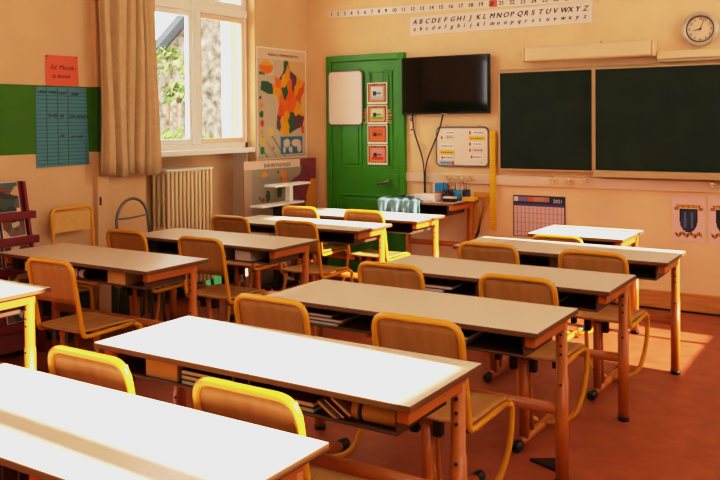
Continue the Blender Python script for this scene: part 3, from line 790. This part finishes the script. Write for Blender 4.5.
# ------------------------------------------------------------------ chairs
def make_chair():
    t = empty('school_chair')
    w = .178; rt = .0125
    # back loop + side rails in one bent tube
    path = [(-w, .36, .405), (-w, .06, .395), (-w, .015, .40), (-w, -.055, .79), (w, -.055, .79), (w, .015, .40), (w, .06, .395), (w, .36, .405)]
    P = []
    pts = [V(p) for p in path]
    fp = [pts[0]]
    rad = {1: .04, 2: .06, 3: .065, 4: .065, 5: .06, 6: .04}
    for i in range(1, len(pts)-1):
        a, p, c = pts[i-1], pts[i], pts[i+1]
        d1, d2 = a-p, c-p; r = min(rad[i], d1.length*.49, d2.length*.49)
        s_, e_ = p+d1.normalized()*r, p+d2.normalized()*r
        for k in range(9):
            q = k/8; fp.append(s_*(1-q)**2+p*2*q*(1-q)+e_*q*q)
    fp.append(pts[-1])
    MB().tube(fp, rt, n=10, up=(1, 0, 0)).build('back_frame', M['yellow'], t)
    # plywood backrest between the uprights
    def yb(z): return .015-.07*(z-.40)/.39
    def bk(a, c):
        z = .565+c*.217; x = (a-.5)*2*(w-.004)
        return (x, yb(z)+.004-.010*(1-(2*a-1)**2)*-1, z)
    q = MB().grid(bk, 14, 6); o = q.build('backrest', M['ply'], t, solid=.010)
    # seat with a soft saddle
    def st(a, c):
        x = (a-.5)*2*.182; y = .0+c*.37
        z = .425-.012*math.sin(math.pi*c)*(1-(2*a-1)**2)-.018*max(0, c-.85)/.15*.6-.004*(1-(2*a-1)**2)
        if c < .12 or c > .88:
            kk = (.12-c)/.12 if c < .12 else (c-.88)/.12
            x *= 1-.10*kk*kk
        return (x, y, z)
    MB().grid(st, 14, 14).build('seat', M['ply'], t, solid=.011)
    for x in (-.14, .14):
        for y in (.07, .28): MB().box(x-.014, x+.014, y-.016, y+.016, .372, .416, bevel=.003).build('seat_clip', M['black'], t)
    for x in (-.048, .048): MB().box(x-.016, x+.016, .01, .045, .352, .412, bevel=.004).build('seat_clip', M['black'], t)
    MB().box(-.03, .03, .02, .32, .380, .404, bevel=.005).build('seat_bracket', M['leg'], t)
    MB().tube([(0, .035, .03), (0, .035, .39)], .024, n=4, up=(1, 1, 0)).build('column', M['leg'], t)
    MB().tube([(0, .13, .04), (0, .11, .385)], .009, n=8).build('brace', M['leg'], t)
    MB().tube([(0, -.03, .028), (0, .46, .028)], .02, n=10).build('skid', M['leg'], t)
    for y in (-.05, .47):
        MB().tube([(0, y-.035, .026), (0, y-.02, .028), (0, y+.02, .028), (0, y+.035, .026)], [.014, .026, .026, .014], n=12).build('foot_cap', M['black'], t)
    for s in (-1, 1):
        MB().tube(fillet([(s*w, .34, .402), (s*w, .405, .385), (s*w*.98, .40, .22), (s*w*.8, .33, .06), (s*.02, .28, .03)], .12, 8), .0125, n=10).build('front_strut', M['yellow'], t)
    return t
cp = make_chair()
CH = [  # x, y of seat rear, label, in front of which desk
    (-1.45, 1.735, 'bright yellow school chair with sunlit back between the two nearest desks, closest to centre'),
    (-2.08, 1.735, 'bright yellow school chair with sunlit back at the left end of the nearest desk'),
    (-1.43, 2.65, 'yellow school chair facing the central shaded desk, right hand one of the pair'),
    (-2.10, 2.65, 'yellow school chair facing the central shaded desk, left hand one of the pair'),
    (-1.415, 3.565, 'school chair with brown back in front of the fourth right desk, right hand one'),
    (-2.08, 3.565, 'school chair with brown back in front of the fourth right desk, left hand one'),
    (-1.335, 4.43, 'school chair pushed to the part sunlit right desk, nearer its right leg'),
    (-1.94, 4.43, 'school chair pushed to the part sunlit right desk, nearer the blue bin'),
    (-1.83, 5.29, 'school chair with bright back at the single desk by the front wall'),
    (-3.68, 2.80, 'yellow school chair seen whole beside the desk nearest the magazine rack'),
    (-3.57, 3.80, 'yellow school chair standing out from the desk before the radiator, right hand one'),
    (-4.23, 3.80, 'yellow school chair behind the rack desk and in front of the grey hoop chair'),
    (-3.56, 4.76, 'school chair with brown back in the left column, right one at the second far desk'),
    (-4.18, 4.76, 'school chair just right of the radiator with brown shaded back'),
    (-3.51, 5.585, 'bright backed school chair with white sunlit seat in front of the green door'),
    (-4.14, 5.585, 'bright backed school chair in front of the small white tiered stand')]
for i, (x, y, lab) in enumerate(CH):
    o = cp if i == 0 else copy_tree(cp)
    o.location = (x, y, 0); tag(o, lab, 'chair', 'yellow tube school chairs')
    if i == 8: o.scale = (.94, .94, .935)

# chair with square frame against the left wall
t = empty('square_frame_chair', (XL+.16, 3.81, 0), 'yellow square framed chair standing against the left wall', 'chair')
b = MB().tube(fillet([(-.02, -.165, 0), (-.02, -.165, .42), (-.055, -.17, .91), (-.055, .17, .91), (-.02, .165, .42), (-.02, .165, 0)], .05, 6), .012, n=10, up=(0, 1, 0))
b.build('back_frame', M['yellow'], t)
MB().box(-.056, -.046, -.155, .155, .745, .885, bevel=.004).build('backrest', M['tan'], t)
MB().box(-.02, .36, -.17, .17, .425, .44, bevel=.006).build('seat', M['ply'], t)
for s in (-1, 1):
    MB().tube(fillet([(-.02, s*.165, .41), (.34, s*.165, .41), (.36, s*.165, 0)], .04), .012, n=10).build('front_leg', M['yellow'], t)
# grey hoop chair by the slatted panel
t = empty('hoop_back_chair', (XL+.26, 4.25, 0), 'grey metal chair with a round hoop back near the radiator', 'chair')
hoop = [(-.0, -.15, .45)]+[(-.03, -.15*math.cos(math.pi*k/16)+.0+(.03 if 0 else 0), .78+.165*math.sin(math.pi*k/16)) for k in range(17)]+[(0, .17, .45)]
MB().tube(hoop, .011, n=8, up=(1, 0, 0)).build('back_hoop', M['grey'], t)
MB().tube([(-.03, -.15, .805), (-.045, 0, .80), (-.03, .15, .815)], .007, n=6).build('back_rail', M['grey'], t)
MB().prism([(.09+.10*math.cos(2*math.pi*k/20), .15*math.sin(2*math.pi*k/20), .44) for k in range(20)], (0, 0, .02)).build('seat', M['grey'], t)
for (x, y) in ((.0, -.15), (.0, .16), (.15, -.10), (.15, .10)):
    MB().tube([(x, y, .45), (x+(.03 if x else -.03), y*1.15, 0)], .010, n=8).build('leg', M['grey'], t)

# ------------------------------------------------------------------ things in the desk trays
ZT0 = HZ-.107+.0012                     # top of a tray floor
def block(name, x0, x1, y0, y1, z0, h, m, label, cat, group=None, band=None, rz=0):
    o = empty(name, ((x0+x1)/2, (y0+y1)/2, z0), label, cat, group, rz); w, d = x1-x0, y1-y0
    MB().box(-w/2, w/2, -d/2, d/2, 0, h, bevel=min(.004, h*.2)).build('body', M[m], o)
    if band: MB().box(-w/2-.001, -w/2+w*.12, -d/2-.001, d/2+.001, -.0, h+.001).build('band', M[band], o)
    return o
def book(x0, x1, y0, y1, z0, h, m, label, group, rz=0):
    o = empty('exercise_book', ((x0+x1)/2, (y0+y1)/2, z0), label, 'book', group, rz); w, d = x1-x0, y1-y0
    MB().box(-w/2+.003, w/2-.003, -d/2+.003, d/2-.003, .0015, h-.0015).build('pages', M['paper'], o)
    MB().box(-w/2, w/2, -d/2, d/2, 0, .0015).box(-w/2, w/2, -d/2, d/2, h-.0015, h).box(-w/2, -w/2+.002, -d/2, d/2, 0, h).build('cover', M[m], o)
    return o
# desk 1 (second from camera): left tray tan box, dark green folders; right tray books + cream roll
y0 = 2.22-.48/2+.06
block('tan_box', -2.21, -2.055, y0+.0, y0+.17, ZT0, .068, 'tan', 'tan cardboard box in the left tray of the sunlit desk', 'box')
for k, (m, lab) in enumerate((('dgreen', 'lowest'), ('blued', 'middle'), ('dgreen', 'topmost'))):
    book(-2.04, -1.79, y0, y0+.2, ZT0+.017*k, .015, m, '%s dark green folder in the sunlit desk tray behind the bright chair' % lab if m == 'dgreen' else 'blue green folder between two dark folders in the sunlit desk tray', 'folders in the left tray')
for k, (m, lab) in enumerate((('greenb', 'green exercise book under a brown one in the sunlit desk right tray'), ('brown', 'brown exercise book on a green one in the sunlit desk right tray'))):
    book(-1.70, -1.48, y0, y0+.2, ZT0+.017*k, .015, m, lab, 'exercise books in the right tray')
for k in range(3):
    o = book(-1.475+.024*k, -1.39+.024*k, y0+.0, y0+.18, ZT0+.014+.010*k, .010, 'tan' if k != 1 else 'brown', '%s of three worn books leaning beside the cream pencil case' % ('lowest', 'middle', 'uppermost')[k], 'worn leaning books')
    o.rotation_euler = (0, math.radians(32), 0)
t = empty('pencil_case', (-1.265, y0+.035, ZT0+.0315), 'cream cylindrical pencil case with dark strap under the sunlit desk', 'pencil case')
MB().tube([(-.085, 0, 0), (-.08, 0, 0), (.075, 0, 0), (.08, 0, 0)], [.026, .031, .031, .026], n=18).build('body', M['tan'], t)
MB().tube([(-.058, 0, 0), (-.044, 0, 0)], .0317, n=18).build('strap', M['navy'], t)
block('blue_document_folder', -1.40, -1.20, y0, y0+.2, ZT0+.066, .009, 'blued', 'thin blue folder lying on the cream pencil case under the sunlit desk', 'folder')
# centre shaded desk
y0 = 3.145-.48/2+.06
for k, (a, c, m) in enumerate(((-2.33, -2.02, 'dgreen'), (-2.30, -2.0, 'brown'), (-2.34, -2.05, 'navy'))):
    book(a, c, y0, y0+.2, ZT0+.016*k, .014, m, '%s book in the left tray of the central shaded desk' % ('dark green', 'brown', 'navy')[k], 'books under the central shaded desk')
for k, (a, c, m) in enumerate(((-1.70, -1.42, 'tan'), (-1.68, -1.40, 'brown'))):
    book(a, c, y0, y0+.2, ZT0+.02*k, .018, m, '%s book in the right tray of the central shaded desk' % ('tan', 'brown')[k], 'books under the central shaded desk')
y0 = 4.02-.48/2+.06
for k, (a, c, m) in enumerate(((-2.25, -1.95, 'navy'), (-2.22, -1.9, 'brown'), (-1.62, -1.35, 'dgreen'))):
    book(a, c, y0, y0+.2, ZT0+.018*(k % 2), .016, m, '%s book in the tray of the fourth right desk' % ('navy', 'brown', 'dark green')[k], 'books under the fourth right desk')
# desk by the rack
y0 = 3.315-.48/2+.05
t = empty('pencil_case', (-3.97, y0-.0, ZT0), 'white cylindrical pencil case with blue end under the rack desk', 'pencil case')
MB().cyl((-.09, .03, .028), (.08, .03, .028), .026, n=14).build('body', M['paper'], t)
MB().cyl((-.13, .03, .028), (-.09, .03, .028), .0265, n=14).build('blue_end', M['bluel'], t)
MB().cyl((.08, .03, .028), (.10, .03, .028), .0262, n=14).build('black_end', M['black'], t)
block('brown_box', -3.68, -3.535, y0, y0+.25, ZT0, .075, 'tan', 'tan box at the right end of the rack desk tray', 'box')
block('white_tag_card', -4.42, -4.38, y0, y0+.1, ZT0, .06, 'creamc', 'small cream card block in the left tray of the rack desk', 'box')
# desk before the radiator
y0 = 4.26-.48/2+.05
for k, (m, nm) in enumerate((('creamc', 'cream'), ('navy', 'navy'), ('paper', 'white'), ('blued', 'blue'))):
    book(-3.94, -3.70, y0, y0+.22, ZT0+.017*k, .014, m, '%s exercise book stacked in the right tray before the radiator' % nm, 'exercise books before the radiator')
block('white_carton', -3.57, -3.44, y0+.0, y0+.16, ZT0, .072, 'clear', 'white carton at the right end of the tray before the radiator', 'box')
block('dark_bag', -4.50, -4.28, y0, y0+.2, ZT0, .08, 'black', 'black bag in the left tray of the desk before the radiator', 'bag')
y0 = 5.225-.48/2+.05
book(-4.3, -4.05, y0, y0+.2, ZT0, .03, 'brown', 'brown book in the tray of the second desk from the door', 'books near the door')
# nearest desk
y0 = 1.418-.48/2+.06
block('tan_box', -2.35, -1.98, y0, y0+.2, ZT0, .06, 'tan', 'tan box in the tray of the nearest desk at the lower left corner', 'box')
block('orange_box', -1.75, -1.62, y0, y0+.2, ZT0, .05, 'orange', 'orange box in the tray of the nearest desk', 'box')
block('navy_pouch', -1.60, -1.45, y0, y0+.2, ZT0, .05, 'navy', 'navy pouch in the tray of the nearest desk', 'pouch')

# small black triangle on the floor
t = tag(MB().prism([(-1.33, 3.45, 0), (-1.16, 3.38, 0), (-1.20, 3.54, 0)], (0, 0, .012)).build('black_wedge', M['black']), 'flat black triangular piece lying on the floor near a desk leg', 'floor piece')

# ------------------------------------------------------------------ things on the side desk
zt = .811
t = empty('laptop', (-3.56, 6.52, zt), 'closed black laptop with white papers at the left of the side desk', 'laptop')
MB().box(-.16, .16, -.1, .1, 0, .022, bevel=.004).build('case', M['black'], t)
tag(MB().box(-3.64, -3.46, 6.46, 6.60, zt+.023, zt+.03).build('paper_sheets', M['paper']), 'white paper sheets lying on the black laptop', 'paper')
block('blue_carton', -3.40, -3.29, 6.52, 6.60, zt, .14, 'blueb', 'bright blue carton standing on the side desk', 'carton', band='paper')
block('orange_cup', -3.345, -3.295, 6.43, 6.48, zt, .07, 'orange', 'small orange cup in front of the blue carton', 'cup')
t = empty('tissue_box', (-3.36, 6.33, zt), 'clear plastic box at the front of the side desk', 'box')
MB().box(-.10, .10, -.06, .06, 0, .055, bevel=.006).build('box', M['clear'], t)
MB().box(-.102, .102, -.062, .062, .055, .062, bevel=.002).build('lid', M['paper'], t)
def pot(x, y, m, pens, label):
    t = empty('pencil_pot', (x, y, zt), label, 'pencil pot', 'pencil pots on the side desk')
    MB().lathe([(0, 0), (.034, 0), (.036, .09), (.033, .09), (.031, .005)], (0, 0, 0), n=18).build('pot', M[m], t)
    for k, pm in enumerate(pens):
        a = k*2.1; q = MB().cyl((.012*math.cos(a), .012*math.sin(a), .006), (.028*math.cos(a), .028*math.sin(a), .135+.012*(k % 3)), .004, n=6); q.build('pencil', M[pm], t)
pot(-3.235, 6.55, 'brown', ['tan', 'orange', 'inkr', 'tan'], 'brown pencil pot right of the blue carton')
pot(-3.155, 6.50, 'blueb', ['blueb', 'yelp', 'navy'], 'blue pencil pot in the middle of the side desk')
pot(-3.235, 6.44, 'black', ['navy', 'blueb', 'black'], 'black pencil pot in front of the brown pot')
pot(-3.10, 6.56, 'navy', ['orange', 'navy', 'inkr', 'black'], 'navy pencil pot nearest the set square')
t = block('eraser_block', -3.21, -3.10, 6.32, 6.38, zt, .03, 'black', 'black board eraser with pale top on the side desk front', 'board eraser')
MB().box(-.055, .055, -.03, .03, .03, .045, bevel=.004).build('felt', M['pinkp'], t)
block('yellow_sponge', -3.09, -2.98+.0, 6.46, 6.53, zt, .035, 'ruler', 'yellow sponge at the right front of the side desk', 'sponge')
block('orange_tray_paper', -3.74, -3.62, 6.25, 6.40, zt, .012, 'tan', 'tan paper stack at the left front of the side desk', 'paper')
# cloth over the left end of the side desk
t = empty('draped_cloth', (-3.58, 6.235, .812), 'blue grey cloth draped over the left front edge of the side desk', 'cloth')
def jk(a, c):
    x = (a-.5)*.42; s1 = c*.34-.12      # s1<0 on the top, >0 hanging
    fold = .010*math.sin(a*24+c*2)+.007*math.sin(a*47+1)
    if s1 < 0: y, z = -s1, .008+.012*math.sin(a*13)**2+.006*math.sin(a*31+c*20)
    else: y, z = -.016-.012*abs(math.sin(a*9+c))+fold*min(1, s1*12)-.010, .012-s1*(.72+.25*math.sin(a*5+.6))
    x *= 1+.12*max(0, -s1)
    return (x, y, z)
MB().grid(jk, 70, 40).build('cloth', M['cloth'], t, solid=.005)
# blue bin
t = empty('waste_bin', (-2.92, 6.0, 0), 'blue plastic waste bin on the floor below the side desk', 'bin')
MB().lathe([(0, .004), (.105, .004), (.135, .30), (.128, .30), (.10, .012), (0, .012)], (0, 0, 0), n=28).build('body', M['bin'], t)
MB().ring((0, 0, .30), (0, 0, 1), .134, .008, n=32).build('rim', M['bin'], t)

# ------------------------------------------------------------------ light
w = bpy.data.worlds.new('World'); S.world = w; w.use_nodes = True
bg = w.node_tree.nodes['Background']; bg.inputs[0].default_value = (1.0, .97, .93, 1); bg.inputs[1].default_value = 6.2
sun = bpy.data.lights.new('sun', 'SUN'); sun.energy = 22; sun.angle = math.radians(.6); sun.color = (1, .93, .82)
so = bpy.data.objects.new('sun', sun); COL.objects.link(so)
el = math.radians(29)
dr = V((-1, .05, -math.tan(el))).normalized()
so.rotation_euler = dr.to_track_quat('-Z', 'Y').to_euler()
for i, y in enumerate((.8, 4.2)):  # unseen warm area lights added under the ceiling as soft fill, no fixtures
    l = bpy.data.lights.new('ceiling_fill', 'AREA'); l.shape = 'RECTANGLE'; l.size = 3.0; l.size_y = 1.4; l.energy = 9; l.color = (1, .84, .62)
    lo = bpy.data.objects.new('ceiling_fill', l); COL.objects.link(lo); lo.location = (-1.4, y, HC-.06)

# ------------------------------------------------------------------ camera
f_px, yaw, pitch, roll, cy = 829.0, .5687007, .0189932, -.00812, 137.37
cam = bpy.data.cameras.new('camera'); co = bpy.data.objects.new('camera', cam); COL.objects.link(co)
cam.sensor_fit = 'HORIZONTAL'; cam.sensor_width = 36; cam.lens = f_px/720*36
cam.shift_y = -(240-cy)/720
fwd = V((-math.sin(yaw), math.cos(yaw), 0)); rt = V((math.cos(yaw), math.sin(yaw), 0)); up = V((0, 0, 1))
f2 = fwd*math.cos(pitch)-up*math.sin(pitch); u2 = up*math.cos(pitch)+fwd*math.sin(pitch)
r2 = rt*math.cos(roll)+u2*math.sin(roll); u3 = u2*math.cos(roll)-rt*math.sin(roll)
mw_ = Matrix(((r2.x, u3.x, -f2.x, 0), (r2.y, u3.y, -f2.y, 0), (r2.z, u3.z, -f2.z, 1.5), (0, 0, 0, 1)))
co.matrix_world = mw_
cam.clip_start = .05; cam.clip_end = 200
S.camera = co
S.view_settings.view_transform = 'Standard'
S.view_settings.exposure = 0.0
vs = S.view_settings; vs.use_curve_mapping = True
cm = vs.curve_mapping; cv = cm.curves[3]
for q in ((.04, .028), (.18, .175), (.5, .53)): cv.points.new(*q)
cv.points[-1].location = (1.0, .82)
cm.extend = 'HORIZONTAL'; cm.update()
